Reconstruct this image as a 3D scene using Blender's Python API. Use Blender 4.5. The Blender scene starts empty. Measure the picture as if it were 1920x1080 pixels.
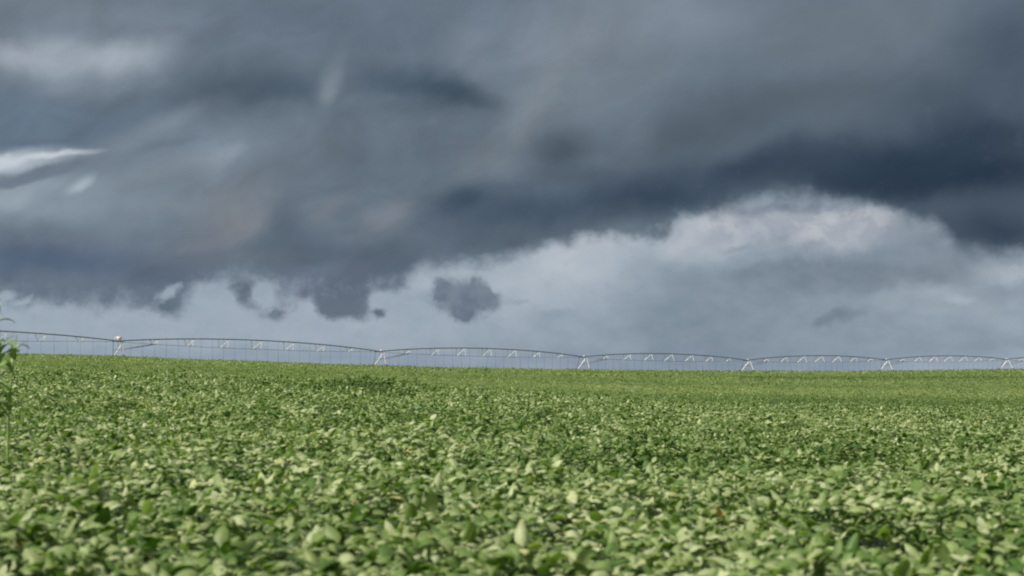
import bpy, math
import numpy as np
from mathutils import Vector, noise as mnoise

S = bpy.context.scene
C = S.collection
R = math.radians

# ------------------------------------------------------------------ camera
F = 2800.0                     # focal length in pixels of the 1920 wide photograph
EYE = 1.75                     # eye height above the soil at the camera
YE = 700.0                     # picture row of the eye level
PITCH = math.atan((YE - 540.0) / F)
cam_d = bpy.data.cameras.new('camera')
cam_d.sensor_width = 36.0
cam_d.lens = F / 1920.0 * 36.0
cam_d.clip_start = 0.1
cam_d.clip_end = 20000
cam_d.dof.use_dof = True
cam_d.dof.focus_distance = 60.0
cam_d.dof.aperture_fstop = 2.4
cam = bpy.data.objects.new('camera', cam_d)
C.objects.link(cam)
cam.location = (0, 0, EYE)
cam.rotation_euler = (math.pi / 2 + PITCH, 0, 0)
S.camera = cam

# ------------------------------------------------------------------ light and exposure
S.view_settings.view_transform = 'Standard'
S.view_settings.look = 'None'
S.view_settings.gamma = 1.0
EXPO = 0.75
S.view_settings.exposure = EXPO
S.cycles.max_bounces = 6
S.cycles.diffuse_bounces = 3
S.cycles.transmission_bounces = 4
S.cycles.use_denoising = True
S.cycles.filter_width = 2.0      # a slightly soft lens

SUN_AZ = R(232)                # compass-like angle from +Y, clockwise: behind the camera, to the left
SUN_EL = R(46)
sdir = Vector((math.sin(SUN_AZ) * math.cos(SUN_EL), math.cos(SUN_AZ) * math.cos(SUN_EL), math.sin(SUN_EL)))
sun_d = bpy.data.lights.new('sun', 'SUN')
sun_d.energy = 4.3
sun_d.angle = R(4)
sun_d.color = (1.0, 0.94, 0.84)
sun = bpy.data.objects.new('sun', sun_d)
C.objects.link(sun)
sun.rotation_euler = sdir.to_track_quat('Z', 'Y').to_euler()

# ------------------------------------------------------------------ sky: storm cloud over the plain
W = bpy.data.worlds.new('World')
S.world = W
W.use_nodes = True
nt = W.node_tree
nt.nodes.clear()
N = nt.nodes.new
L = nt.links.new


def lin(c):
    c = c / 255.0
    return c / 12.92 if c <= 0.04045 else ((c + 0.055) / 1.055) ** 2.4


def col(r, g, b):
    k = 2.0 ** -EXPO
    return (lin(r) * k, lin(g) * k, lin(b) * k, 1.0)


def val(x):
    """socket or number -> thing to plug"""
    return x


def plug(sock, x):
    if hasattr(x, 'is_output'):
        L(x, sock)
    else:
        sock.default_value = x


def M(op, a, b=0.0, c=0.0, clamp=False):
    n = N('ShaderNodeMath')
    n.operation = op
    n.use_clamp = clamp
    plug(n.inputs[0], a)
    plug(n.inputs[1], b)
    if op in ('MULTIPLY_ADD',):
        plug(n.inputs[2], c)
    return n.outputs[0]


def smooth(x, a, b, lo=0.0, hi=1.0):
    n = N('ShaderNodeMapRange')
    n.interpolation_type = 'SMOOTHSTEP'
    plug(n.inputs['Value'], x)
    n.inputs['From Min'].default_value = a
    n.inputs['From Max'].default_value = b
    n.inputs['To Min'].default_value = lo
    n.inputs['To Max'].default_value = hi
    return n.outputs[0]


def mix(fac, a, b, mode='MIX'):
    n = N('ShaderNodeMix')
    n.data_type = 'RGBA'
    n.blend_type = mode
    n.clamp_result = False
    plug(n.inputs[0], fac)
    plug(n.inputs[6], a)
    plug(n.inputs[7], b)
    return n.outputs[2]


def azel(px, py):
    X, Y = (px - 960) / F, (540 - py) / F
    c, s = math.cos(PITCH), math.sin(PITCH)
    d = Vector((X, c - Y * s, s + Y * c)).normalized()
    return math.atan2(d.x, d.y), math.asin(d.z)


tc = N('ShaderNodeTexCoord')
sep = N('ShaderNodeSeparateXYZ')
L(tc.outputs['Generated'], sep.inputs[0])
AZ = M('ARCTAN2', sep.outputs[0], sep.outputs[1])
EL = M('ARCSINE', sep.outputs[2])
# sky coordinates in degrees-like units: 1 unit = 1/2800 rad * 100
SC = F / 100.0
cmb = N('ShaderNodeCombineXYZ')
L(M('MULTIPLY', AZ, SC), cmb.inputs[0])
L(M('MULTIPLY', EL, SC), cmb.inputs[1])
P0 = cmb.outputs[0]


def vnoise(vec, scale, detail=4.0, rough=0.5, sx=1.0, sy=1.0, off=0.0, rot=0.0, color=False, dist=0.0):
    m = N('ShaderNodeMapping')
    L(vec, m.inputs[0])
    m.inputs['Location'].default_value = (off, off * 0.7, off)
    m.inputs['Rotation'].default_value = (0, 0, rot)
    m.inputs['Scale'].default_value = (sx, sy, 1)
    n = N('ShaderNodeTexNoise')
    L(m.outputs[0], n.inputs['Vector'])
    n.inputs['Scale'].default_value = scale
    n.inputs['Detail'].default_value = detail
    n.inputs['Roughness'].default_value = rough
    n.inputs['Distortion'].default_value = dist
    return n.outputs['Color'] if color else n.outputs['Fac']


def warp(vec, scale, amount, detail=3.0, off=0.0, rough=0.5):
    c = vnoise(vec, scale, detail, rough, off=off, color=True)
    a = N('ShaderNodeVectorMath')
    a.operation = 'MULTIPLY_ADD'
    L(c, a.inputs[0])
    a.inputs[1].default_value = (2 * amount, 2 * amount, 0)
    a.inputs[2].default_value = (-amount, -amount, 0)
    b = N('ShaderNodeVectorMath')
    b.operation = 'ADD'
    L(vec, b.inputs[0])
    L(a.outputs[0], b.inputs[1])
    return b.outputs[0]


PW = warp(warp(P0, 0.45, 0.55, 3.0, 3.0), 2.2, 0.10, 3.0, 9.0)      # softly warped
PF = warp(warp(P0, 1.1, 0.28, 4.0, 5.0), 4.5, 0.11, 4.0, 1.0, 0.6)   # crinkled, for cloud edges


def blob(vec, px, py, rx, ry, ang=0.0, inner=0.0):
    """soft ellipse in sky coordinates: 1 at the centre, 0 at the rim"""
    a, e = azel(px, py)
    m = N('ShaderNodeMapping')
    m.vector_type = 'TEXTURE'
    L(vec, m.inputs[0])
    m.inputs['Location'].default_value = (a * SC, e * SC, 0)
    m.inputs['Rotation'].default_value = (0, 0, R(ang))
    m.inputs['Scale'].default_value = (rx / 100.0, ry / 100.0, 1)
    l = N('ShaderNodeVectorMath')
    l.operation = 'LENGTH'
    L(m.outputs[0], l.inputs[0])
    return smooth(l.outputs['Value'], inner, 1.0, 1.0, 0.0)


def chain(vec, prev):
    """make the next brush wait for the last one (keeps the shader's working set small)"""
    a = N('ShaderNodeVectorMath')
    a.operation = 'MULTIPLY_ADD'
    L(prev, a.inputs[0])
    a.inputs[1].default_value = (1e-7, 1e-7, 0)
    L(vec, a.inputs[2])
    return a.outputs[0]


def paint(base, vec, items):
    v0 = vec
    for (px, py, rx, ry, ang, c, op) in items:
        vec = chain(v0, base) if hasattr(base, 'is_output') else v0
        f = M('MULTIPLY', blob(vec, px, py, rx, ry, ang), op)
        base = mix(f, base, col(*c))
    return base


# far pale sky under the storm deck
pale = paint(col(150, 164, 178), PW, [
    (200, 600, 420, 90, 0, (158, 171, 184), .9),
    (620, 610, 400, 90, 0, (160, 172, 185), .8),
    (1050, 510, 280, 100, 12, (180, 190, 199), .95),
    (1120, 465, 200, 50, 15, (182, 190, 199), .9),
    (820, 520, 140, 40, 8, (168, 179, 190), .8),
    (1320, 650, 440, 130, 0, (122, 137, 152), .98),
    (1230, 560, 120, 110, 10, (138, 152, 166), .7),
    (1270, 620, 170, 120, 0, (122, 138, 151), .8),
    (1000, 640, 300, 40, 0, (146, 160, 174), .7),
    (960, 675, 1300, 34, 0, (132, 147, 164), .75),
    (1560, 545, 420, 120, 0, (126, 141, 154), .9),
    (1370, 560, 200, 90, 0, (122, 138, 151), .7),
    (1820, 585, 300, 56, 4, (146, 160, 173), .9),
    (1620, 645, 340, 50, 0, (132, 146, 160), .85),
    (1860, 650, 260, 50, 0, (134, 148, 161), .8),
    (1700, 560, 160, 30, 12, (150, 164, 177), .6),
])
puff = paint(pale, PF, [
    (1340, 428, 140, 58, 20, (192, 195, 200), 1.0),
    (1310, 455, 120, 50, 5, (172, 181, 191), .8),
    (1560, 428, 220, 58, 0, (186, 189, 195), 1.0),
    (1500, 412, 90, 30, 5, (188, 190, 196), .8),
    (1620, 412, 90, 26, -5, (192, 193, 197), .9),
    (1290, 455, 40, 22, 20, (186, 191, 198), .8),
    (1400, 400, 80, 30, 5, (140, 149, 162), .75),
    (1480, 392, 120, 14, 4, (130, 140, 154), .6),
    (1450, 445, 60, 20, 10, (150, 160, 171), .6),
    (1300, 440, 50, 16, 25, (188, 194, 201), .6),
    (1760, 466, 170, 74, -20, (124, 136, 149), .95),
    (1560, 506, 320, 56, 3, (112, 126, 140), 1.0),
    (1480, 500, 140, 24, 8, (108, 122, 137), .6),
    (1720, 515, 180, 34, 3, (118, 129, 141), .8),
    (1370, 462, 60, 12, 8, (140, 151, 163), .7),
    (1900, 512, 90, 26, -5, (168, 178, 188), .9),
    (1860, 548, 150, 26, 4, (132, 145, 158), .8),
    (1770, 548, 90, 22, -12, (154, 167, 179), .8),
    (1790, 560, 50, 16, 0, (168, 179, 190), .7),
    (1045, 590, 60, 14, 0, (140, 152, 166), .7),
    (960, 560, 50, 12, -10, (145, 157, 170), .6),
    (1575, 597, 62, 20, 22, (112, 126, 141), 1.0),
    (1556, 606, 44, 14, 10, (112, 126, 141), .8),
])
hn = smooth(vnoise(PF, 1.9, 5.0, .55, 1.0, 1.3, 62.0), .38, .62)
band = blob(P0, 1510, 425, 330, 66, 2, .3)
puff = mix(M('MULTIPLY', M('MULTIPLY', band, hn), .55), puff, col(134, 145, 160))
pn = vnoise(P0, 1.6, 6.0, .55, 1.0, 1.6, 21.0)
pale2 = mix(.30, puff, mix(smooth(pn, .25, .75), col(112, 126, 141), col(196, 203, 211)))
pale2 = mix(.40, puff, pale2)

# the storm deck
P1 = warp(warp(P0, .9, 0.16, 3.0, 4.0), 3.0, 0.05, 3.0, 14.0)
deck = paint(col(103, 116, 130), PW, [
    (100, 10, 480, 70, 0, (118, 129, 142), .9),
    (620, 40, 420, 90, 0, (99, 112, 127), .8),
    (120, 108, 360, 92, 3, (132, 144, 157), .95),
    (190, 88, 180, 50, 6, (160, 170, 182), .9),
    (40, 106, 120, 40, 0, (164, 173, 185), .85),
    (100, 225, 380, 80, 0, (98, 115, 132), .95),
    (30, 200, 130, 60, 0, (104, 122, 140), .6),
    (450, 175, 330, 84, 0, (84, 99, 113), 1.0),
    (520, 185, 160, 50, 0, (78, 93, 107), .8),
    (790, 165, 190, 76, -5, (76, 92, 107), 1.0),
    (860, 180, 110, 36, -8, (66, 83, 99), .85),
    (700, 60, 190, 60, 0, (99, 112, 127), .7),
    (1120, 110, 300, 200, 15, (117, 129, 140), .95),
    (880, 80, 70, 90, 15, (118, 129, 141), .7),
    (1240, 30, 420, 100, 0, (124, 135, 148), .95),
    (1050, 60, 160, 90, 0, (123, 134, 147), .8),
    (1620, 70, 320, 110, 0, (108, 120, 131), .9),
    (1900, 120, 150, 200, 0, (72, 86, 102), .9),
    (1500, 190, 420, 80, 8, (90, 102, 114), .95),
    (1300, 260, 300, 70, 14, (82, 95, 107), .9),
    (1790, 190, 240, 70, 0, (74, 87, 101), .8),
    (640, 260, 300, 80, 0, (104, 117, 130), .95),
    (330, 300, 380, 100, 8, (120, 133, 146), .9),
    (190, 375, 340, 80, 5, (128, 142, 155), .95),
    (40, 390, 150, 60, 0, (134, 148, 161), .7),
    (230, 435, 280, 50, 8, (108, 120, 134), .9),
    (560, 340, 130, 110, 70, (106, 118, 130), .7),
    (680, 330, 160, 60, 10, (100, 113, 126), .7),
    (560, 465, 150, 60, 10, (82, 95, 110), .95),
    (660, 470, 240, 50, 0, (84, 97, 111), .85),
    (1000, 390, 360, 90, 8, (70, 86, 103), 1.0),
    (930, 445, 220, 44, 6, (86, 99, 113), .7),
    (1240, 380, 300, 78, 6, (58, 73, 90), 1.0),
    (1400, 320, 320, 66, 6, (58, 73, 90), .95),
    (1700, 290, 460, 110, 2, (48, 63, 80), 1.0),
    (1830, 335, 320, 96, 0, (39, 55, 73), .95),
    (1620, 335, 240, 50, 3, (43, 58, 76), .85),
    (1830, 250, 190, 50, 0, (44, 59, 77), .7),
    (1870, 430, 220, 80, 0, (50, 65, 82), .95),
    (1760, 405, 140, 34, -18, (66, 80, 95), .7),
    (130, 492, 380, 50, -2, (88, 103, 123), 1.0),
    (50, 500, 140, 34, 0, (84, 101, 122), .8),
    (120, 548, 320, 40, 0, (97, 111, 127), .8),
    (440, 478, 220, 36, 4, (106, 115, 128), .7),
    (620, 545, 240, 66, 0, (97, 108, 125), .95),
    (740, 500, 110, 40, 0, (90, 103, 120), .8),
    (290, 520, 180, 36, 0, (92, 105, 122), .8),
])
# folds with firmer edges
deck = paint(deck, P1, [
    (1010, 190, 260, 62, 56, (121, 132, 141), .9),
    (900, 300, 110, 50, 48, (112, 123, 132), .75),
    (905, 130, 60, 80, 30, (112, 124, 136), .6),
    (1055, 290, 90, 62, 20, (78, 91, 103), .9),
    (1070, 330, 120, 40, 5, (72, 86, 99), .6),
    (1190, 262, 62, 56, -10, (103, 114, 127), .8),
    (1165, 300, 50, 30, 0, (96, 108, 120), .5),
    (870, 372, 100, 40, 14, (64, 82, 101), .9),
    (300, 238, 200, 36, 24, (125, 137, 149), .6),
    (210, 284, 110, 30, 16, (116, 128, 142), .5),
    (330, 268, 170, 14, 14, (103, 115, 129), .7),
    (160, 322, 150, 20, 16, (108, 121, 136), .6),
    (300, 395, 200, 34, 12, (124, 137, 149), .6),
    (250, 200, 150, 30, 12, (92, 107, 122), .5),
    (380, 300, 110, 30, 14, (134, 146, 158), .9),
    (430, 288, 50, 20, 30, (137, 149, 161), .7),
    (300, 335, 190, 34, 14, (126, 139, 151), .7),
    (500, 330, 40, 70, -10, (108, 120, 132), .6),
    (430, 390, 130, 80, 35, (124, 132, 141), .95),
    (455, 425, 80, 44, 25, (131, 135, 142), .75),
    (385, 455, 110, 24, 12, (117, 124, 134), .7),
    (540, 430, 66, 70, -15, (88, 101, 115), .9),
    (620, 390, 80, 36, 30, (112, 120, 131), .85),
    (650, 440, 120, 22, 10, (92, 103, 116), .7),
    (720, 410, 84, 46, 28, (119, 127, 137), .85),
    (745, 395, 40, 26, 40, (120, 126, 137), .6),
    (815, 345, 60, 40, 40, (96, 109, 121), .5),
    (636, 115, 74, 26, 66, (106, 119, 132), .9),
    (616, 160, 70, 34, 70, (118, 130, 141), .9),
    (612, 178, 34, 24, 80, (128, 138, 147), .6),
    (690, 192, 90, 22, 8, (103, 117, 130), .7),
    (60, 352, 150, 40, 10, (142, 156, 169), .9),
    (15, 372, 80, 36, 0, (152, 166, 178), .8),
    (40, 268, 150, 12, 0, (94, 111, 131), .8),
])
# the bright slit: a lens between an upper and a lower arc
deck = mix(M('MULTIPLY', blob(chain(P1, deck), 0, 305, 190, 30, 9, .1), .95), deck, col(178, 189, 200))
deck = mix(M('MULTIPLY', blob(chain(P1, deck), 95, 290, 110, 9, 8, .0), .9), deck, col(202, 209, 216))
deck = mix(M('MULTIPLY', blob(chain(P1, deck), 0, 300, 70, 18, 14, .2), .6), deck, col(200, 208, 217))
deck = mix(M('MULTIPLY', blob(chain(P1, deck), 95, 320, 140, 17, 17, .3), .95), deck, col(112, 123, 138))
deck = mix(M('MULTIPLY', blob(chain(P1, deck), 20, 340, 90, 12, 10, .3), .8), deck, col(112, 125, 141))
deck = mix(M('MULTIPLY', blob(chain(P1, deck), 148, 346, 44, 15, 42, .0), .8), deck, col(166, 179, 190))
# slow billows inside the deck
st_m = N('ShaderNodeMapping')
st_m.vector_type = 'TEXTURE'
L(P0, st_m.inputs[0])
st_m.inputs['Rotation'].default_value = (0, 0, R(24))
st_m.inputs['Scale'].default_value = (1.6, 1.0, 1)
PS = st_m.outputs[0]
b1 = vnoise(PS, .95, 5.0, .5, off=40.0, dist=.5)
b2 = vnoise(PS, 2.3, 5.0, .55, off=12.0, dist=.6)
b3 = vnoise(P0, .35, 2.0, .5, 1.0, 1.6, 17.0)
bil = M('ADD', M('MULTIPLY', M('SUBTRACT', b1, .5), .62), M('MULTIPLY', M('SUBTRACT', b2, .5), .18))
bil = M('ADD', bil, M('MULTIPLY', M('SUBTRACT', b3, .5), .2))
bil = M('MULTIPLY', bil, smooth(AZ, -.02, .16, 1.15, .55))
bilm = M('ADD', bil, 1.0)
vm = N('ShaderNodeVectorMath')
vm.operation = 'SCALE'
L(deck, vm.inputs[0])
L(bilm, vm.inputs['Scale'])
deck = vm.outputs[0]

# lower edge of the deck: elevation as a curve of azimuth
edge = [(-80, 584), (0, 566), (40, 572), (90, 566), (150, 574), (220, 566), (270, 570), (320, 566), (350, 556),
        (385, 541), (435, 534), (500, 540), (560, 550), (620, 560), (680, 556), (720, 545), (750, 538), (790, 508),
        (830, 503), (900, 496), (960, 487), (1010, 472),
        (1060, 458), (1130, 452), (1200, 448), (1240, 438), (1270, 416), (1330, 402), (1400, 390), (1480, 384),
        (1540, 384), (1580, 396), (1640, 404), (1690, 410), (1730, 424), (1780, 450), (1810, 474), (1860, 484), (1920, 486),
        (2050, 490)]
fc = N('ShaderNodeFloatCurve')
cu = fc.mapping.curves[0]
A0, A1, E0, E1 = -.42, .42, 0.0, 0.16
pts = []
for (px, py) in edge:
    a, e = azel(px, py)
    pts.append(((a - A0) / (A1 - A0), (e - E0) / (E1 - E0)))
cu.points[0].location = (0, pts[0][1])
cu.points[1].location = (1, pts[-1][1])
for p in pts:
    cu.points.new(*p)
fc.mapping.update()
sepf = N('ShaderNodeSeparateXYZ')
PE = warp(warp(P0, 1.6, 0.10, 3.0, 7.0, .5), 6.0, 0.035, 2.0, 2.0, .5)
L(PE, sepf.inputs[0])
aw = M('DIVIDE', sepf.outputs[0], SC)
L(M('MULTIPLY_ADD', aw, 1 / (A1 - A0), -A0 / (A1 - A0)), fc.inputs['Value'])
edge_el = M('MULTIPLY_ADD', fc.outputs[0], (E1 - E0), E0)
dy = M('MULTIPLY', M('SUBTRACT', M('DIVIDE', sepf.outputs[1], SC), edge_el), F)      # in pixels above the edge
en = M('MULTIPLY', M('SUBTRACT', vnoise(P0, 2.0, 5.0, .52, off=31.0), .5), 62.0)
dens = M('ADD', dy, en)
soft = M('ADD', smooth(AZ, .10, .14, 0, 6.0), 0.0)
# hanging lobes of cloud and bites torn out of its base
for (px, py, rx, ry, ang, h) in [(320, 578, 52, 30, -10, 40), (290, 560, 60, 30, 0, 24), (455, 568, 36, 50, 0, 58), (505, 592, 76, 28, 0, 74),
                                 (560, 560, 50, 30, 0, 16), (640, 575, 100, 56, -4, 64), (668, 600, 56, 26, 0, 26), (610, 590, 50, 26, 0, 20),
                                 (718, 588, 26, 22, -35, 62), (80, 560, 90, 30, 0, 14), (200, 566, 90, 24, 0, 14), (735, 545, 60, 26, 20, 22),
                                 (315, 546, 44, 17, 28, -60), (488, 546, 40, 22, 20, -52), (460, 590, 30, 20, 0, -30), (395, 552, 44, 40, 0, -26), (578, 584, 26, 34, 0, -40),
                                 (20, 552, 28, 16, 0, -40), (48, 564, 26, 10, 10, -34), (714, 560, 34, 30, 10, -66), (745, 565, 40, 30, 0, -30),
                                 (1480, 398, 120, 18, 3, 14), (1300, 420, 60, 18, 25, -14), (1240, 440, 40, 20, 0, 16), (1660, 402, 80, 18, -6, -14)]:
    dens = M('ADD', dens, M('MULTIPLY', blob(chain(PF, dens), px, py, rx, ry, ang), float(h)))
fray = M('MULTIPLY', M('SUBTRACT', vnoise(P0, 5.5, 5.0, .6, off=83.0), .5), 44.0)
dens = M('ADD', dens, M('MULTIPLY', fray, smooth(AZ, -.09, -.02, 1.0, .35)))
dens = M('MULTIPLY', dens, smooth(AZ, -.09, -.02, .62, 1.0))
dens = M('MULTIPLY', dens, smooth(AZ, .10, .16, 1.0, .7))
cover = smooth(dens, -16.0, 24.0)
sky = mix(cover, pale2, deck)
# torn-off scraps of dark cloud
scr = None
for (px, py, rx, ry, ang, op) in [(864, 560, 96, 54, -8, 1.15), (892, 536, 40, 34, 20, .8), (828, 540, 40, 34, 0, .7),
                                  (918, 556, 46, 28, -10, .8), (866, 592, 44, 30, 0, .8), (715, 586, 24, 20, -35, .8)]:
    b = M('MULTIPLY', blob(chain(PF, scr if scr is not None else sky), px, py, rx, ry, ang), op)
    scr = b if scr is None else M('ADD', scr, b)
sn = M('MULTIPLY', M('SUBTRACT', vnoise(P0, 3.2, 5.0, .55, off=55.0), .5), .75)
scrf = smooth(M('ADD', M('ADD', scr, sn), M('MULTIPLY', fray, .011)), .02, 1.0)
scol = mix(smooth(vnoise(P0, 2.6, 4.0, .5, off=71.0), .3, .7), col(94, 107, 124), col(118, 129, 144))
sky = mix(M('MULTIPLY', scrf, .92), sky, scol)

# the rest of the hemisphere: thinner, brighter overcast overhead and behind
bn = vnoise(tc.outputs['Generated'], 2.2, 6.0, .55, off=3.0)
back_col = mix(smooth(bn, .3, .7), (0.18, 0.195, 0.22, 1), (0.38, 0.395, 0.40, 1))
f1 = smooth(EL, .24, .75)
f2 = smooth(sep.outputs[1], .75, -.1)
fb = M('MAXIMUM', f1, f2)
sky = mix(fb, sky, back_col)
# mixed with the clear physical sky, seen through the thin places
nis = N('ShaderNodeTexSky')
nis.sky_type = 'NISHITA'
nis.sun_disc = False
nis.sun_elevation = SUN_EL
nis.sun_rotation = SUN_AZ
bgn = N('ShaderNodeBackground')
L(nis.outputs[0], bgn.inputs[0])
bgn.inputs[1].default_value = 0.08
bgc = N('ShaderNodeBackground')
L(sky, bgc.inputs[0])
bgc.inputs[1].default_value = 1.0
mx = N('ShaderNodeMixShader')
plug(mx.inputs[0], M('ADD', M('MULTIPLY', fb, -.10), 1.0))
L(bgn.outputs[0], mx.inputs[1])
L(bgc.outputs[0], mx.inputs[2])
out = N('ShaderNodeOutputWorld')
L(mx.outputs[0], out.inputs[0])
W.cycles.sampling_method = 'MANUAL'
W.cycles.sample_map_resolution = 512


# ------------------------------------------------------------------ helpers
def tag(o, label=None, cat=None, group=None, kind=None):
    for k, v in (('label', label), ('category', cat), ('group', group), ('kind', kind)):
        if v:
            o[k] = v
    return o


def new_mat(name):
    m = bpy.data.materials.new(name)
    m.use_nodes = True
    m.node_tree.nodes.clear()
    return m, m.node_tree.nodes, m.node_tree.links


def np_mesh(name, verts, faces_list, mats, smooth_=True, attrs=None, parent=None, mat_index=None):
    """verts (N,3); faces_list: list of (M,k) index arrays"""
    me = bpy.data.meshes.new(name)
    nl = sum(f.size for f in faces_list)
    nf = sum(len(f) for f in faces_list)
    me.vertices.add(len(verts))
    me.vertices.foreach_set('co', np.ascontiguousarray(verts, dtype=np.float32).ravel())
    me.loops.add(nl)
    me.loops.foreach_set('vertex_index', np.concatenate([f.ravel() for f in faces_list]).astype(np.int32))
    me.polygons.add(nf)
    tot = np.concatenate([np.full(len(f), f.shape[1], dtype=np.int32) for f in faces_list])
    st = np.concatenate([[0], np.cumsum(tot)[:-1]]).astype(np.int32)
    me.polygons.foreach_set('loop_start', st)
    me.polygons.foreach_set('loop_total', tot)
    me.polygons.foreach_set('use_smooth', np.full(nf, smooth_, dtype=bool))
    for m in mats:
        me.materials.append(m)
    if mat_index is not None:
        me.polygons.foreach_set('material_index', mat_index.astype(np.int32))
    me.update(calc_edges=True)
    for k, v in (attrs or {}).items():
        a = me.attributes.new(k, 'FLOAT', 'POINT')
        a.data.foreach_set('value', np.ascontiguousarray(v, dtype=np.float32))
    o = bpy.data.objects.new(name, me)
    C.objects.link(o)
    if parent is not None:
        o.parent = parent
    return o


rng = np.random.default_rng(11)
_tab = rng.random((256, 256))


def vn(x, y, s, seed=0):
    """smooth value noise 0..1, feature size s"""
    x = x / s + seed * 17.3
    y = y / s + seed * 9.1
    xi = np.floor(x).astype(int)
    yi = np.floor(y).astype(int)
    fx = x - xi
    fy = y - yi
    fx = fx * fx * (3 - 2 * fx)
    fy = fy * fy * (3 - 2 * fy)
    g = lambda a, b: _tab[a & 255, b & 255]
    return (g(xi, yi) * (1 - fx) + g(xi + 1, yi) * fx) * (1 - fy) + (g(xi, yi + 1) * (1 - fx) + g(xi + 1, yi + 1) * fx) * fy


# ------------------------------------------------------------------ the machine's line and the lie of the land
TX = [222, 712, 1093, 1400, 1660, 1885]          # picture columns used once to survey the towers' places
Z1, KZ = 285.0, 0.122
towers = []
for i, px in enumerate(TX):
    z = Z1 * (1 + KZ * i)
    towers.append(((px - 960) / F * z, z))
dxl, dzl = towers[1][0] - towers[0][0], towers[1][1] - towers[0][1]
towers.insert(0, (towers[0][0] - 48.0, towers[0][1] - 35.5))
towers.append((towers[-1][0] + 48.0, towers[-1][1] + 34.8))
LT = np.array([x / z for x, z in towers])
LZ = np.array([z for x, z in towers])
LT = np.concatenate([[-.62], LT, [.62]])
LZ = np.concatenate([[175.0], LZ, [640.0]])

# canopy height above the eye along rays t = x/y ; s = distance in metres
def hh(y, d):
    return (YE - y) / F * d


CROP = 0.85
def surv(rows, *far):
    """rows: picture rows of the canopy at set distances, surveyed from the leaf size"""
    return [(d, hh(r, d)) for d, r in zip((6.3, 13, 23, 35, 47), rows)] + [(d, hh(r, d)) for d, r in far[:-1]] + [('T', hh(far[-1], 1))]


cols = {
    -.62: [(6.3, -.80), (13, -.50), (30, .02), (50, -.05), (80, .50), (120, 1.6), ('T', 5.8)],
    (0 - 960) / F: surv((1085, 838, 748, 698, 702), (62, 697), (90, 689), (140, 677), 661),
    (222 - 960) / F: surv((1085, 843, 752, 703, 710), (62, 704), (90, 694), (140, 682), 667.5),
    (650 - 960) / F: surv((1085, 852, 766, 719, 729), (64, 723), (90, 710), (140, 697), 684),
    (1000 - 960) / F: surv((1088, 868, 788, 746, 753), (66, 741), (95, 726), (150, 707), 692),
    (1300 - 960) / F: surv((1092, 885, 806, 764, 766), (66, 753), (100, 735), (160, 713), 695),
    (1660 - 960) / F: surv((1095, 893, 815, 773, 769), (70, 755), (105, 737), (170, 717), 695.5),
    (1900 - 960) / F: surv((1095, 896, 820, 779, 773), (70, 758), (105, 738), (170, 716), 691),
    .62: [(6.3, -.90), (13, -.95), (23, -1.0), (35, -1.05), (47, -1.1), (70, -1.2), (105, -1.2), (160, -.6), ('T', 2.5)],
}
ckeys = np.array(sorted(cols))
lys = np.concatenate([np.linspace(math.log(2.0), math.log(700), 140)])


def col_profile(k):
    it = cols[k]
    zt = float(np.interp(k, LT, LZ))
    ds, hs = [1.0], [it[0][1] if abs(k) < .5 else it[0][1]]
    for d, h in it:
        if d == 'T':
            ht = h * zt if abs(k) < .5 else h
            ds.append(zt)
            hs.append(ht)
            slope = (hs[-1] - hs[-2]) / (ds[-1] - ds[-2])
            ds += [zt + 18, zt + 70, zt + 200]
            hs += [ht + slope * 3, ht - 1.2, ht - 7.0]
        else:
            ds.append(d)
            hs.append(h)
    v = np.interp(np.exp(lys), ds, hs)
    ang = v / np.exp(lys)                      # smooth the angle profile, not the height
    for _ in range(3):
        ang[1:-1] = (ang[:-2] + 2 * ang[1:-1] + ang[2:]) / 4
    return ang


GT = np.linspace(-.62, .62, 249)
PR = np.array([col_profile(k) for k in ckeys])
G = np.empty((len(GT), len(lys)))
for j in range(len(lys)):
    G[:, j] = np.interp(GT, ckeys, PR[:, j])
for _ in range(60):
    G[1:-1] = (G[:-2] + 2 * G[1:-1] + G[2:]) / 4


def canopy(x, y):
    """smooth canopy-top elevation in world metres"""
    yy = np.maximum(y, 2.6)
    t = np.clip(x / yy, -.61, .61)
    u = (t - GT[0]) / (GT[1] - GT[0])
    w = (np.clip(np.log(yy), lys[0], lys[-1] - 1e-4) - lys[0]) / (lys[1] - lys[0])
    i = np.clip(u.astype(int), 0, len(GT) - 2)
    j = np.clip(w.astype(int), 0, len(lys) - 2)
    fu, fw = u - i, w - j
    a = (G[i, j] * (1 - fu) + G[i + 1, j] * fu) * (1 - fw) + (G[i, j + 1] * (1 - fu) + G[i + 1, j + 1] * fu) * fw
    h = a * np.minimum(yy, 700)
    far = np.clip((yy - 560) / 500, 0, 1)
    far = far * far * (3 - 2 * far)
    return EYE + h * (1 - far) + far * (-16.0)


def ground(x, y):
    return canopy(x, y) - CROP


def top(x, y):
    """canopy top with its clumps and dips"""
    amp = np.clip(y / 12.0, .75, 1.0)
    z = canopy(x, y)
    z = z + amp * (.36 * (vn(x, y, .38, 1) - .5) + .16 * (vn(x, y, 1.7, 2) - .5) + .10 * (vn(x, y, 6.0, 3) - .5))
    near = np.clip((70 - y) / 50, 0, 1)
    gap = np.clip((.34 - vn(x, y, .42, 31)) / .2, 0, 1) * np.clip((vn(x, y, 2.6, 33) - .25) / .4, 0, 1)
    z = z - near * .24 * gap
    z = z + np.where(y > 60, .25, 0) * (vn(x, y, 14.0, 4) - .5)
    # a ranker clump on the near crest
    z = z + .17 * np.exp(-(((x + 3.5) / 1.1) ** 2 + ((y - 35.5) / 3.0) ** 2))
    z = z + .05 * np.exp(-(((x + 2.1) / 1.4) ** 2 + ((y - 34) / 3.0) ** 2))
    return z


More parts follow.
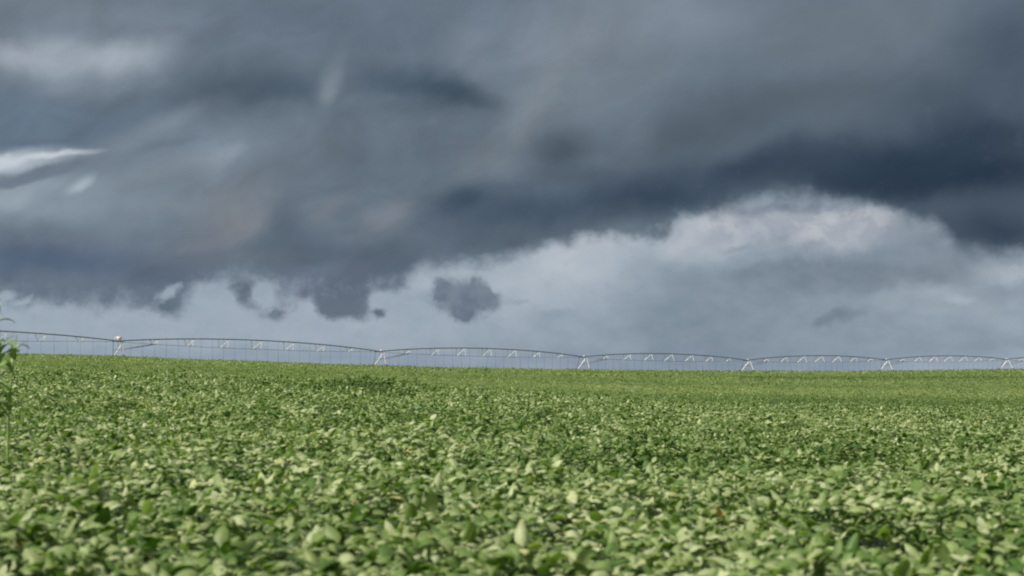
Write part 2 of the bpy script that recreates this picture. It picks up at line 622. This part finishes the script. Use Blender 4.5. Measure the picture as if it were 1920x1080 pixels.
# ------------------------------------------------------------------ materials
def attr(nodes, name):
    a = nodes.new('ShaderNodeAttribute')
    a.attribute_name = name
    return a.outputs['Fac']


def ramp(nodes, links, fac, stops):
    r = nodes.new('ShaderNodeValToRGB')
    e = r.color_ramp.elements
    e[0].position, e[0].color = stops[0][0], (*stops[0][1], 1)
    e[1].position, e[1].color = stops[-1][0], (*stops[-1][1], 1)
    for p, c in stops[1:-1]:
        k = e.new(p)
        k.color = (*c, 1)
    links.new(fac, r.inputs[0])
    return r.outputs[0]


def leaf_material():
    m, n, l = new_mat('soybean_leaf')
    tint = attr(n, 'tint')
    patch = attr(n, 'patch')
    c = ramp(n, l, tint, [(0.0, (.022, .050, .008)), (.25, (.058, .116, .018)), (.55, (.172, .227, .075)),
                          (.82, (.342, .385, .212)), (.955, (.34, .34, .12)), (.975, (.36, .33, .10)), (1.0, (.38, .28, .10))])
    c2 = ramp(n, l, tint, [(0.0, (.055, .088, .018)), (.3, (.100, .148, .034)), (.7, (.172, .218, .068)), (1.0, (.24, .27, .10))])
    mixn = n.new('ShaderNodeMix')
    mixn.data_type = 'RGBA'
    l.new(patch, mixn.inputs[0])
    l.new(c, mixn.inputs[6])
    l.new(c2, mixn.inputs[7])
    # veins and mottling of the blade
    tcn = n.new('ShaderNodeTexCoord')
    no = n.new('ShaderNodeTexNoise')
    no.inputs['Scale'].default_value = 26.0
    no.inputs['Detail'].default_value = 3.0
    l.new(tcn.outputs['Object'], no.inputs['Vector'])
    mr = n.new('ShaderNodeMapRange')
    mr.inputs['From Min'].default_value = .3
    mr.inputs['From Max'].default_value = .7
    mr.inputs['To Min'].default_value = .78
    mr.inputs['To Max'].default_value = 1.18
    l.new(no.outputs['Fac'], mr.inputs['Value'])
    vv = n.new('ShaderNodeVectorMath')
    vv.operation = 'SCALE'
    l.new(mixn.outputs[2], vv.inputs[0])
    l.new(mr.outputs[0], vv.inputs['Scale'])
    p = n.new('ShaderNodeBsdfPrincipled')
    l.new(vv.outputs[0], p.inputs['Base Color'])
    p.inputs['Roughness'].default_value = .52
    p.inputs['Specular IOR Level'].default_value = .30
    tr = n.new('ShaderNodeBsdfTranslucent')
    sat = n.new('ShaderNodeMix')
    sat.data_type = 'RGBA'
    sat.blend_type = 'MULTIPLY'
    sat.inputs[0].default_value = 1.0
    l.new(vv.outputs[0], sat.inputs[6])
    sat.inputs[7].default_value = (1.0, 1.5, .2, 1)
    l.new(sat.outputs[2], tr.inputs['Color'])
    ms = n.new('ShaderNodeMixShader')
    ms.inputs[0].default_value = .24
    l.new(p.outputs[0], ms.inputs[1])
    l.new(tr.outputs[0], ms.inputs[2])
    o = n.new('ShaderNodeOutputMaterial')
    l.new(ms.outputs[0], o.inputs[0])
    return m


def simple(name, c, rough=.6, metal=0.0, var=0.25, scale=6.0, c2=None):
    m, n, l = new_mat(name)
    tcn = n.new('ShaderNodeTexCoord')
    no = n.new('ShaderNodeTexNoise')
    no.inputs['Scale'].default_value = scale
    no.inputs['Detail'].default_value = 5.0
    l.new(tcn.outputs['Object'], no.inputs['Vector'])
    lo = tuple(v * (1 - var) for v in c)
    hi = c2 or tuple(min(1, v * (1 + var)) for v in c)
    rc = ramp(n, l, no.outputs['Fac'], [(.3, lo), (.7, hi)])
    p = n.new('ShaderNodeBsdfPrincipled')
    l.new(rc, p.inputs['Base Color'])
    p.inputs['Roughness'].default_value = rough
    p.inputs['Metallic'].default_value = metal
    o = n.new('ShaderNodeOutputMaterial')
    l.new(p.outputs[0], o.inputs[0])
    return m


MAT_LEAF = leaf_material()
MAT_SOIL = simple('soil', (.10, .055, .03), .95, 0, .35, 3.0)
MAT_STEM = simple('stem', (.13, .20, .05), .7, 0, .3, 20.0)
MAT_PIPE = simple('galvanised_pipe_shaded', (.065, .07, .075), .6, .0, .25, 1.5)  # galvanised grey darkened all round to carry the shade of the underside
MAT_STEEL_SHADED = simple('truss_rod', (.12, .13, .145), .6, .0, .25, 3.0)  # shaded copy of the galvanised steel, for members whose faces are unlit
MAT_ANGLE = simple('galvanised_angle_iron', (.56, .56, .54), .5, .0, .15, 2.0)
MAT_BOX = simple('control_box_paint', (.62, .55, .50), .5, .0, .15, 3.0)
MAT_TYRE = simple('tyre_rubber', (.03, .025, .02), .85, .0, .3, 6.0, c2=(.09, .05, .03))
MAT_HOSE = simple('drop_hose', (.10, .12, .14), .7, .0, .2, 4.0)
MAT_NOZZLE = simple('nozzle', (.12, .13, .15), .5, .0, .2, 4.0)

# ------------------------------------------------------------------ ground sheet to the horizon
def axis(lim, n, first):
    k = np.linspace(0, 1, n)
    b = 7.5
    v = np.sinh(k * b) / np.sinh(b) * lim
    return v


px_ = axis(6000, 150, .3)
gx = np.concatenate([-px_[::-1][:-1], px_])
gy = np.concatenate([-axis(900, 40, 1)[::-1][:-1], np.concatenate([np.linspace(0, 60, 121), np.geomspace(60.5, 700, 260), np.geomspace(705, 9000, 50)])])
X, Y = np.meshgrid(gx, gy)
Zg = ground(X, Y)
behind = np.clip(-Y / 60, 0, 1)
nx, ny = len(gx), len(gy)
idx = np.arange(nx * ny).reshape(ny, nx)
Fq = np.stack([idx[:-1, :-1], idx[:-1, 1:], idx[1:, 1:], idx[1:, :-1]], -1).reshape(-1, 4)


def ground_material():
    m, n, l = new_mat('field_soil')
    tcn = n.new('ShaderNodeTexCoord')
    no = n.new('ShaderNodeTexNoise')
    no.inputs['Scale'].default_value = .9
    no.inputs['Detail'].default_value = 8.0
    l.new(tcn.outputs['Object'], no.inputs['Vector'])
    c = ramp(n, l, no.outputs['Fac'], [(.3, (.05, .035, .02)), (.5, (.06, .07, .03)), (.7, (.05, .09, .03))])
    p = n.new('ShaderNodeBsdfPrincipled')
    l.new(c, p.inputs['Base Color'])
    p.inputs['Roughness'].default_value = .95
    o = n.new('ShaderNodeOutputMaterial')
    l.new(p.outputs[0], o.inputs[0])
    return m


gr = np_mesh('ground', np.stack([X.ravel(), Y.ravel(), Zg.ravel()], 1), [Fq], [ground_material()])
tag(gr, 'brown and green rolling farmland under the crop', 'ground', kind='structure')

# ------------------------------------------------------------------ soybean crop
def leaf_batch(Px, Py, Pz, az, pitch, roll, Ln, Wd, droop, fold, rows, nc, tint, patch):
    n = len(Px)
    s = np.linspace(0, 1, rows)
    prof = np.sin(np.pi * np.clip(s, 0, 1) ** .72) ** .75
    prof = np.maximum(prof, .03)
    prof[0] = .06
    if rows == 2:
        prof[:] = .8
    th = pitch[:, None] - droop[:, None] * s[None, :] ** 1.2
    ds = 1.0 / (rows - 1)
    cx = np.concatenate([np.zeros((n, 1)), np.cumsum((np.cos(th[:, 1:]) + np.cos(th[:, :-1])) / 2 * ds, 1)], 1) * Ln[:, None]
    cz = np.concatenate([np.zeros((n, 1)), np.cumsum((np.sin(th[:, 1:]) + np.sin(th[:, :-1])) / 2 * ds, 1)], 1) * Ln[:, None]
    c = np.linspace(-1, 1, nc)
    w = Wd[:, None, None] * .5 * prof[None, :, None] * c[None, None, :]
    fz = fold[:, None, None] * w * w / (Wd[:, None, None] * .5)
    lx = cx[:, :, None] - fz * np.sin(th)[:, :, None]
    ly = w + np.zeros_like(lx)
    lz = cz[:, :, None] + fz * np.cos(th)[:, :, None]
    cr, sr = np.cos(roll)[:, None, None], np.sin(roll)[:, None, None]
    ly2 = ly * cr - lz * sr
    lz2 = ly * sr + lz * cr
    ca, sa_ = np.cos(az)[:, None, None], np.sin(az)[:, None, None]
    wx = lx * ca - ly2 * sa_ + Px[:, None, None]
    wy = lx * sa_ + ly2 * ca + Py[:, None, None]
    wz = lz2 + Pz[:, None, None]
    V = np.stack([wx, wy, wz], -1).reshape(-1, 3)
    k = rows * nc
    g = np.arange(k).reshape(rows, nc)
    q = np.stack([g[:-1, :-1], g[:-1, 1:], g[1:, 1:], g[1:, :-1]], -1).reshape(-1, 4)
    Fc = (q[None] + (np.arange(n) * k)[:, None, None]).reshape(-1, 4)
    return V, Fc, np.repeat(tint, k), np.repeat(patch, k)


def strip_tone(x, y):
    """0..1 how much a spot wears the yellower, brighter green of the far field"""
    p = np.clip((y - 36) / 70, 0, 1) * .85 + .15 * vn(x, y, 5, 8)
    p = p + (vn(x, y, 2.5, 21) - .5) * .5 * (y < 55)
    return np.clip(p, 0, 1)


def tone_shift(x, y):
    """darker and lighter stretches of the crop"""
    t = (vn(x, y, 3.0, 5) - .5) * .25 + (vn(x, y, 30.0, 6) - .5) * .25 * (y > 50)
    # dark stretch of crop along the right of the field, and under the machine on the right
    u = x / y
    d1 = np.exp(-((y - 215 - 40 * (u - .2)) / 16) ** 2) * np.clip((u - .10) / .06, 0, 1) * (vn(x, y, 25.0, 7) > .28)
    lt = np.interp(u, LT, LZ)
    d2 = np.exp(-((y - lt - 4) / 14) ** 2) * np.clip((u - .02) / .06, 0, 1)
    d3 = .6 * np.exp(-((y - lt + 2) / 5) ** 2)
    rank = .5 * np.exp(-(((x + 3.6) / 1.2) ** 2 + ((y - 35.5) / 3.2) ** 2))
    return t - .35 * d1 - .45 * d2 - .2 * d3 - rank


def scatter(y0, y1, margin, dens):
    """random points in a widening strip ahead of the camera"""
    n = int(dens * (y1 - y0) * (.415 * (y0 + y1) + 2 * margin))
    w0, w1 = .415 * y0 + margin, .415 * y1 + margin
    u = rng.random(n)
    k = (w1 - w0) / w0
    yy = y0 + (y1 - y0) * ((np.sqrt(1 + u * ((1 + k) ** 2 - 1)) - 1) / k if k > 1e-6 else u)
    half = .415 * yy + margin
    xx = (rng.random(n) * 2 - 1) * half
    return xx, yy


VB, FB, TB, PB = [], [], [], []
voff = 0


def push(V, Fc, t, p):
    global voff
    VB.append(V)
    FB.append(Fc + voff)
    TB.append(t)
    PB.append(p)
    voff += len(V)


def crop_band(y0, y1, dens, size, rows, nc, depth, tri=True, margin=1.0, flat=1.0):
    x, y = scatter(y0, y1, margin, dens / (3 if tri else 1))
    n = len(x)
    z = top(x, y) - rng.exponential(depth * .45, n).clip(0, depth * 1.6) - .015
    az0 = rng.normal(.0, 1.15, n) + np.where(rng.random(n) < .25, rng.random(n) * 6.28, 0)
    ps = rng.random(n)
    fv = float(np.interp(y0, [40, 150, 300], [1, .6, .5]))
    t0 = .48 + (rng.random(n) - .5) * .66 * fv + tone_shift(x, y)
    old = rng.random(n) < (.0008 if y0 < 14 else .0022) * fv * (y0 < 150)
    t0 = np.where(old, .97 + rng.random(n) * .03, np.clip(t0, 0, .93))
    pt = strip_tone(x, y)
    pt = np.where(old, 0, pt)
    fresh = rng.random(n) < .10
    pt = np.where(fresh & ~old, np.clip(pt + .6, 0, 1), pt)
    offs = [(0, 0.)] if not tri else [(0, 0.), (1, 1.75), (2, -1.75)]
    for k, da in offs:
        az = az0 + da + rng.normal(0, .25, n)
        stand = rng.random(n) < .12                      # a few blades stood on edge by the wind
        droop = rng.uniform(.9, 2.3, n) * np.where(stand, .4, 1)
        pitch = np.where(stand, rng.uniform(.8, 1.4, n), droop * .42 + rng.normal(.02, .24, n))
        roll = rng.normal(0, .30, n)
        ln = size * rng.uniform(.55, 1.3, n)
        wd = ln * rng.uniform(.44, .64, n)
        fold = rng.uniform(-.95, .10, n)
        ox = np.cos(az) * size * .18
        oy = np.sin(az) * size * .18
        push(*leaf_batch(x + ox, y + oy, z + rng.normal(0, .012, n), az, pitch * flat, roll, ln, wd, droop, fold, rows, nc,
                         np.clip(t0 + rng.normal(0, .045, n) * (~old), 0, 1), pt))


QUAL = 1.0
crop_band(4.9, 9, 520, .112, 7, 5, .46)
crop_band(9, 14, 560, .100, 7, 5, .42)
crop_band(14, 24, 560, .088, 5, 3, .34)
crop_band(24, 58, 330, .088, 4, 3, .22)
crop_band(58, 100, 90, .11, 3, 2, .16)
crop_band(100, 160, 34, .15, 3, 2, .14, margin=4)
crop_band(160, 300, 12, .22, 2, 2, .14, tri=False, margin=8)
crop_band(300, 520, 5, .33, 2, 2, .14, tri=False, margin=12)

# understorey sheet: the closed mass of lower leaves below the top ones, near tint darkened as gap shade
ut = np.linspace(-.60, .60, 420)
uy = np.concatenate([np.linspace(2.6, 24, 170), np.geomspace(24.3, 640, 520)])
UT, UY = np.meshgrid(ut, uy)
UX = UT * (UY + 2.0)
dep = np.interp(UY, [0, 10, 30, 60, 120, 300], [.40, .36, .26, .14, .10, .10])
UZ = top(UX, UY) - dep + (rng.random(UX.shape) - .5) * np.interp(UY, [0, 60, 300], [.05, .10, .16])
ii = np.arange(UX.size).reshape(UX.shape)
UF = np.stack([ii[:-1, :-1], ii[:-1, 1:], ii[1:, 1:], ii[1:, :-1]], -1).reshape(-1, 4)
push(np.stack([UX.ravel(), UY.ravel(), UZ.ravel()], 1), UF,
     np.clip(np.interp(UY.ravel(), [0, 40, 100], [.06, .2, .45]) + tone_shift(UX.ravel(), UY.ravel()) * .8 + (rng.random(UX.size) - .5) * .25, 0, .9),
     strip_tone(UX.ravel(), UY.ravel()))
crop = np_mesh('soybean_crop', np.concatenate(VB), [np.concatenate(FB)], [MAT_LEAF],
               attrs={'tint': np.concatenate(TB), 'patch': np.concatenate(PB)})
tag(crop, 'dense field of grey green soybean plants covering the whole foreground', 'soybean crop', kind='stuff')
print('crop verts', voff)

# ------------------------------------------------------------------ centre pivot irrigation machine
class MB:
    def __init__(s):
        s.v, s.f, s.m, s.n = [], [], [], 0

    def add(s, V, Fs, mi=0):
        for f in Fs:
            s.f.append([i + s.n for i in f])
            s.m.append(mi)
        s.v += [tuple(v) for v in V]
        s.n = len(s.v)

    def tube(s, pts, r, k=8, mi=0, cap=True):
        pts = [Vector(p) for p in pts]
        rs = r if isinstance(r, (list, tuple)) else [r] * len(pts)
        V = []
        for i, p in enumerate(pts):
            a = pts[max(i - 1, 0)]
            b = pts[min(i + 1, len(pts) - 1)]
            d = (b - a).normalized()
            u = d.cross(Vector((0, 0, 1)))
            if u.length < 1e-3:
                u = d.cross(Vector((1, 0, 0)))
            u.normalize()
            w = d.cross(u)
            for j in range(k):
                t = 2 * math.pi * j / k
                V.append(p + (u * math.cos(t) + w * math.sin(t)) * rs[i])
        Fs = []
        for i in range(len(pts) - 1):
            for j in range(k):
                Fs.append([i * k + j, i * k + (j + 1) % k, (i + 1) * k + (j + 1) % k, (i + 1) * k + j])
        if cap:
            Fs.append(list(range(k))[::-1])
            Fs.append([(len(pts) - 1) * k + j for j in range(k)])
        s.add(V, Fs, mi)

    def angle(s, a, b, w, out, mi=0, th=.012):
        """an angle iron from a to b: two thin flanges at right angles, opening towards out"""
        a, b = Vector(a), Vector(b)
        d = (b - a).normalized()
        o = Vector(out)
        o = (o - d * o.dot(d)).normalized()
        q = d.cross(o)
        for (e1, e2) in (((o + q) * .7071, (q - o) * .7071), ((o - q) * .7071, (-q - o) * .7071)):
            V = []
            for base in (a, b):
                V += [base, base + e1 * w, base + e1 * w + e2 * th * .2 - o * th, base - o * th]
            s.add(V, [[0, 1, 5, 4], [1, 2, 6, 5], [2, 3, 7, 6], [3, 0, 4, 7], [3, 2, 1, 0], [4, 5, 6, 7]], mi)

    def box(s, c, ex, ey, ez, hx, hy, hz, mi=0, bev=.12):
        c, ex, ey, ez = Vector(c), Vector(ex), Vector(ey), Vector(ez)
        V, k = [], 0
        for sz, sc in ((-1, 1 - bev), (-1 + bev * 2, 1), (1 - bev * 2, 1), (1, 1 - bev)):
            for sx, sy in ((-1, -1), (1, -1), (1, 1), (-1, 1)):
                V.append(c + ex * hx * sx * sc + ey * hy * sy * sc + ez * hz * sz)
        Fs = [[3, 2, 1, 0], [12, 13, 14, 15]]
        for r in range(3):
            for j in range(4):
                Fs.append([r * 4 + j, r * 4 + (j + 1) % 4, r * 4 + 4 + (j + 1) % 4, r * 4 + 4 + j])
        s.add(V, Fs, mi)

    def build(s, name, mats, parent=None, smooth_=True, origin=None):
        me = bpy.data.meshes.new(name)
        og = Vector(origin) if origin is not None else Vector((0, 0, 0))
        me.from_pydata([tuple(Vector(v) - og) for v in s.v], [], s.f)
        for m in (mats if isinstance(mats, (list, tuple)) else [mats]):
            me.materials.append(m)
        me.polygons.foreach_set('material_index', s.m)
        me.polygons.foreach_set('use_smooth', [smooth_] * len(s.f))
        me.update()
        o = bpy.data.objects.new(name, me)
        C.objects.link(o)
        if parent is not None:
            o.parent = parent
        o.location = og
        return o


PIPE_Z = 3.95
piv = bpy.data.objects.new('center_pivot_irrigator', None)
C.objects.link(piv)
tag(piv, 'long galvanised centre pivot irrigation machine on wheeled towers spanning the field skyline', 'irrigation machine')
UP = Vector((0, 0, 1))


def gz(x, y):
    return float(ground(np.array([x]), np.array([y]))[0])


T3 = [Vector((x, y, gz(x, y))) for x, y in towers]
Tp = [t + UP * PIPE_Z for t in T3]
Tp[1].z -= .12
Tp[4].z -= .25
Tp[5].z += .1
pdir = (T3[-1] - T3[0])
pdir.z = 0
pdir.normalize()
nd = Vector((-pdir.y, pdir.x, 0))                 # away from the camera


def make_tower(i):
    b, a = T3[i], Tp[i]
    H = 2.5                                       # half the wheel base
    bz = .75
    f = MB()
    # base beam between the wheels and the tie half way up
    f.tube([b - nd * H + UP * bz, b + nd * H + UP * bz], .10, 8)
    mid = .52
    for s in (-1, 1):
        foot = b + nd * (s * H) + UP * bz
        f.tube([a + pdir * -.95 + (foot - a - pdir * -.95) * mid, a + pdir * .95 + (foot - a - pdir * .95) * mid], .035, 6)
        f.tube([foot, a + (foot - a) * mid], .03, 6)
    f.tube([a + (b - nd * H + UP * bz - a) * mid, a + (b + nd * H + UP * bz - a) * mid], .04, 6)
    f.tube([a, a + (b + UP * bz - a) * mid], .03, 6)
    # pipe flange plate
    f.box(a + UP * .02, pdir, nd, UP, 1.15, .16, .09)
    tw = f.build('tower', MAT_STEEL_SHADED, piv, False)
    for s in (-1, 1):
        foot = b + nd * (s * H) + UP * bz
        for q in (-1, 1):
            lg = MB()
            top_ = a + pdir * ((.45 if s < 0 else -.95) if q < 0 else .95) + nd * (s * .10) - UP * .08
            if q > 0:
                lg.angle(top_, foot, .20 if s > 0 else .13, -nd * .6 + UP * .2 + pdir * .4)
            else:
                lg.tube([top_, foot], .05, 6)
            lg.build('leg', MAT_ANGLE if q > 0 else MAT_STEEL_SHADED, tw, False)
        w = MB()
        c = b + nd * (s * (H + .1)) + UP * .62
        # wheel turns about the pipe direction
        R0, hw = .62, .16
        prof = [(-hw * .6, .30), (-hw, .40), (-hw, .56), (-hw * .6, R0), (hw * .6, R0), (hw, .56), (hw, .40), (hw * .6, .30)]
        V, Fs = [], []
        K = 20
        for j in range(K):
            th = 2 * math.pi * j / K
            for (px, r) in prof:
                r2 = r + (.035 if (r == R0 and j % 2) else 0)
                V.append(c + pdir * px + (nd * math.cos(th) + UP * math.sin(th)) * r2)
        for j in range(K):
            for q in range(8):
                Fs.append([j * 8 + q, j * 8 + (q + 1) % 8, ((j + 1) % K) * 8 + (q + 1) % 8, ((j + 1) % K) * 8 + q])
        w.add(V, Fs, 0)
        w.tube([c - pdir * .10, c + pdir * .10], .30, 16, 1)
        w.build('wheel', [MAT_TYRE, MAT_ANGLE], tw)
    if i == 1:
        bx = MB()
        c = a + UP * .55 + pdir * .15
        bx.box(c, pdir, nd, UP, .42, .30, .34)
        bx.tube([c - pdir * .9 - UP * .5, c - pdir * .8 + UP * .05, c - pdir * .45 + UP * .30, c], .07, 8)
        bx.build('control_box', MAT_BOX, tw)
    else:
        bx = MB()
        bx.box(a + UP * .22 + pdir * .4, pdir, nd, UP, .16, .12, .16)
        bx.build('control_box', MAT_BOX, tw)


drops_extra = MB()
n_drop = 0


def make_span(i, j, camber, k0=0.0):
    global n_drop
    A, B = Tp[i], Tp[j]
    Ls = (B - A).length
    nst = 8

    def pipe(u):
        return A.lerp(B, u) + UP * camber * (4 * u * (1 - u)) ** .9

    m = MB()
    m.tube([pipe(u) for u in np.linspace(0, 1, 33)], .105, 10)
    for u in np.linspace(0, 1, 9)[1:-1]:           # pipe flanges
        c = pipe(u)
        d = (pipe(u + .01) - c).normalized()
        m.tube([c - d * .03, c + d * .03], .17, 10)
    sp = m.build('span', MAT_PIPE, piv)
    depth = [0, .95, 1.45, 1.75, 1.8, 1.75, 1.45, .85, 0]
    half = [0, .9, 1.4, 1.8, 1.9, 1.8, 1.4, .9, 0]
    jack = [0, .95, 1.1, 1.2, 1.2, 1.2, 1.1, .95, 0]
    for s in (-1, 1):
        pts = [A + nd * s * .1 - UP * .1]
        for q in range(1, nst):
            u = q / nst
            pts.append(pipe(u) - UP * depth[q] + nd * (s * half[q]))
        pts.append(B + nd * s * .1 - UP * .1)
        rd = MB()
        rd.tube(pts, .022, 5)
        rd.build('truss_rod', MAT_STEEL_SHADED, sp)
    for q in range(1, nst):
        u = q / nst
        P0_ = pipe(u)
        Pm, Pp = pipe(u - jack[q] / Ls), pipe(u + jack[q] / Ls)
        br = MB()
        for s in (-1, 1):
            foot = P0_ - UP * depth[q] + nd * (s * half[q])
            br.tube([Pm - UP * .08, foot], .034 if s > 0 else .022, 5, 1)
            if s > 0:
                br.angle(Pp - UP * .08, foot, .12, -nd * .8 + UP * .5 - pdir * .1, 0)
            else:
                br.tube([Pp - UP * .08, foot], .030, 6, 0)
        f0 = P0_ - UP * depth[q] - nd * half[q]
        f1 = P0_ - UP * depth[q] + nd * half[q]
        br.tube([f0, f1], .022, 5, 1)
        br.build('truss_brace', [MAT_ANGLE, MAT_STEEL_SHADED], sp, False)
    # struts from half way up the tower to the first truss foot
    if Ls > 30:
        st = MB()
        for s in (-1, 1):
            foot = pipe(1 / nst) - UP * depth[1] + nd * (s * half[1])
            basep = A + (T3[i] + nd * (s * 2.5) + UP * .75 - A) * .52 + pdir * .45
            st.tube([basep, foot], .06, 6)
        st.build('tower_strut', MAT_STEEL_SHADED, sp)
    nd_ = 23
    for q in range(1, nd_ + 1):
        u = q / (nd_ + 1)
        P = pipe(u)
        g = gz(P.x, P.y)
        bot = g + CROP + .42
        tgt = MB()
        mb = drops_extra if n_drop >= 100 else tgt
        side = nd * (-.16)
        mb.tube([P + UP * .1, P + UP * .22 + side * .5, P + UP * .1 + side, P + side - UP * .4, Vector((P.x, P.y, bot + .3)) + side,
                 Vector((P.x, P.y, bot)) + side], .022, 5, 0)
        c = Vector((P.x, P.y, bot)) + side
        mb.tube([c + UP * .10, c + UP * .02, c - UP * .06, c - UP * .10], [.04, .07, .09, .03], 8, 1)
        n_drop += 1
        if mb is tgt:
            tgt.build('drop_hose', [MAT_HOSE, MAT_NOZZLE], sp)
    return sp


for i in range(len(T3)):
    if i in (0, len(T3) - 1):
        continue
    make_tower(i)
cam_ = [1.3, 1.3, 1.35, 1.25, 1.25, 1.15, 1.15]
# far spans on the picture's edges are cut by the frame but built whole
for i in range(len(T3) - 1):
    make_span(i, i + 1, cam_[i])
make_tower(0)
make_tower(len(T3) - 1)
de = drops_extra.build('drop_hose', [MAT_HOSE, MAT_NOZZLE], piv)
de['kind'] = 'stuff'

# ------------------------------------------------------------------ weeds standing above the crop
MAT_BLADE_A = simple('weed_leaf', (.15, .24, .06), .5, 0, .3, 12.0)
MAT_BLADE_B = simple('weed_head', (.34, .36, .17), .7, 0, .25, 30.0)
MAT_BLADE_C = simple('yellow_weed_leaf', (.24, .30, .08), .6, 0, .3, 12.0)


def blade(mb, p, az, ln, w, lean, curl, rows=9, mi=0):
    p = Vector(p)
    d = Vector((math.cos(az), math.sin(az), 0))
    sd = Vector((-d.y, d.x, 0))
    V = []
    th = lean
    q = p.copy()
    for r in range(rows):
        u = r / (rows - 1)
        ww = w * (math.sin(math.pi * (.12 + .88 * u) ** .8) ** .8 + .04) * .5
        nrm = -d * math.cos(th) * .3 + UP * math.sin(th) * .3
        V += [q - sd * ww + nrm * ww, q, q + sd * ww + nrm * ww]
        q = q + (d * math.sin(th) + UP * math.cos(th)) * (ln / (rows - 1))
        th += curl / (rows - 1)
    Fs = []
    for r in range(rows - 1):
        for c in range(2):
            Fs.append([r * 3 + c, r * 3 + c + 1, r * 3 + 4 + c, r * 3 + 3 + c])
    mb.add(V, Fs, mi)
    return V


def weed(x, y, h, label, seed, n=12, blw=.03, yellow=False, spread=.4, head=True, lean=.05, thick=1.0, low=.35):
    r = np.random.default_rng(seed)
    z = gz(x, y)
    root = bpy.data.objects.new('weed_plant', None)
    C.objects.link(root)
    root.location = (x, y, z)
    tag(root, label, 'weed', 'weeds standing above the crop')
    st = MB()
    H = CROP + h
    ax = r.uniform(0, 6.28)
    pts = []
    for k in range(9):
        u = k / 8
        pts.append((math.cos(ax) * lean * H * u * u + .01 * math.sin(7 * u), math.sin(ax) * lean * H * u * u, H * u))
    st.tube(pts, [.010 * thick * (1.15 - .8 * k / 8) for k in range(9)], 6)
    st.build('stem', MAT_STEM, root)
    lf = MB()
    for k in range(n):
        u = r.uniform(low, .99)
        i0 = min(int(u * 8), 7)
        P = Vector(pts[i0]).lerp(Vector(pts[i0 + 1]), u * 8 - i0)
        blade(lf, P, r.uniform(0, 6.28), spread * r.uniform(.5, 1.0) * (1.25 - .6 * u), blw * r.uniform(.7, 1.3), r.uniform(.25, .9), r.uniform(.6, 1.9))
    lf.build('foliage', MAT_BLADE_C if yellow else MAT_BLADE_A, root)
    if head:
        hd = MB()
        for k in range(26):
            u = r.uniform(.86, 1.04)
            P = Vector(pts[-1]) * 1.0 + Vector((0, 0, (u - 1) * H * .9 + .04))
            blade(hd, P, r.uniform(0, 6.28), r.uniform(.05, .11), .012, r.uniform(.1, .7), r.uniform(.2, 1.2), 4)
        hd.build('seed_head', MAT_BLADE_B, root)
    return root


def at(px, d):
    return (px - 960) / F * d, d


def weed_at(px, ytop, d, label, seed, **k):
    x, y = at(px, d)
    z = EYE + hh(ytop, d)
    h = z - (gz(x, y) + CROP)
    return weed(x, y, max(h, .06), label, seed, **k)


weed_at(16, 626, 12, 'tall bright green weed at the left edge, out of focus and rising above the skyline', 3, n=16, blw=.045, spread=.34, lean=.03, thick=1.6, head=False, low=.6)
weed_at(-6, 580, 12.5, 'taller leafy weed cut off by the left edge, beside the tall bright green weed', 8, n=44, blw=.05, spread=.40, lean=.02, thick=1.6, low=.5)
weed_at(903, 712, 33, 'feathery pale yellow green weed above the crop, left of its twin', 21, n=26, blw=.012, yellow=True, spread=.30)
weed_at(943, 716, 33.5, 'feathery yellow green weed just right of its paler twin on the near crop crest', 22, n=26, blw=.012, yellow=True, spread=.28)
weed_at(999, 724, 34, 'dark green upright weed on the near crop crest, mid photo', 23, n=16, blw=.022, spread=.22, head=False)
weed_at(1190, 718, 42, 'thin dark weed stalk standing alone right of mid photo', 24, n=10, blw=.016, spread=.24, head=False)
weed_at(573, 688, 75, 'small dark weed far out in the smooth field, between first and second towers', 25, n=22, blw=.06, spread=.5, head=False)
weed_at(782, 688, 85, 'small dark weed far out in the smooth field, right of the second tower', 26, n=22, blw=.06, spread=.5, head=False)
weed_at(1376, 738, 50, 'slim green weed in the right half, below the fourth tower', 27, n=14, blw=.03, spread=.25, head=False)
weed_at(1790, 742, 62, 'yellow tinged weed at the right of the field', 28, n=24, blw=.03, spread=.4, yellow=True, head=False)
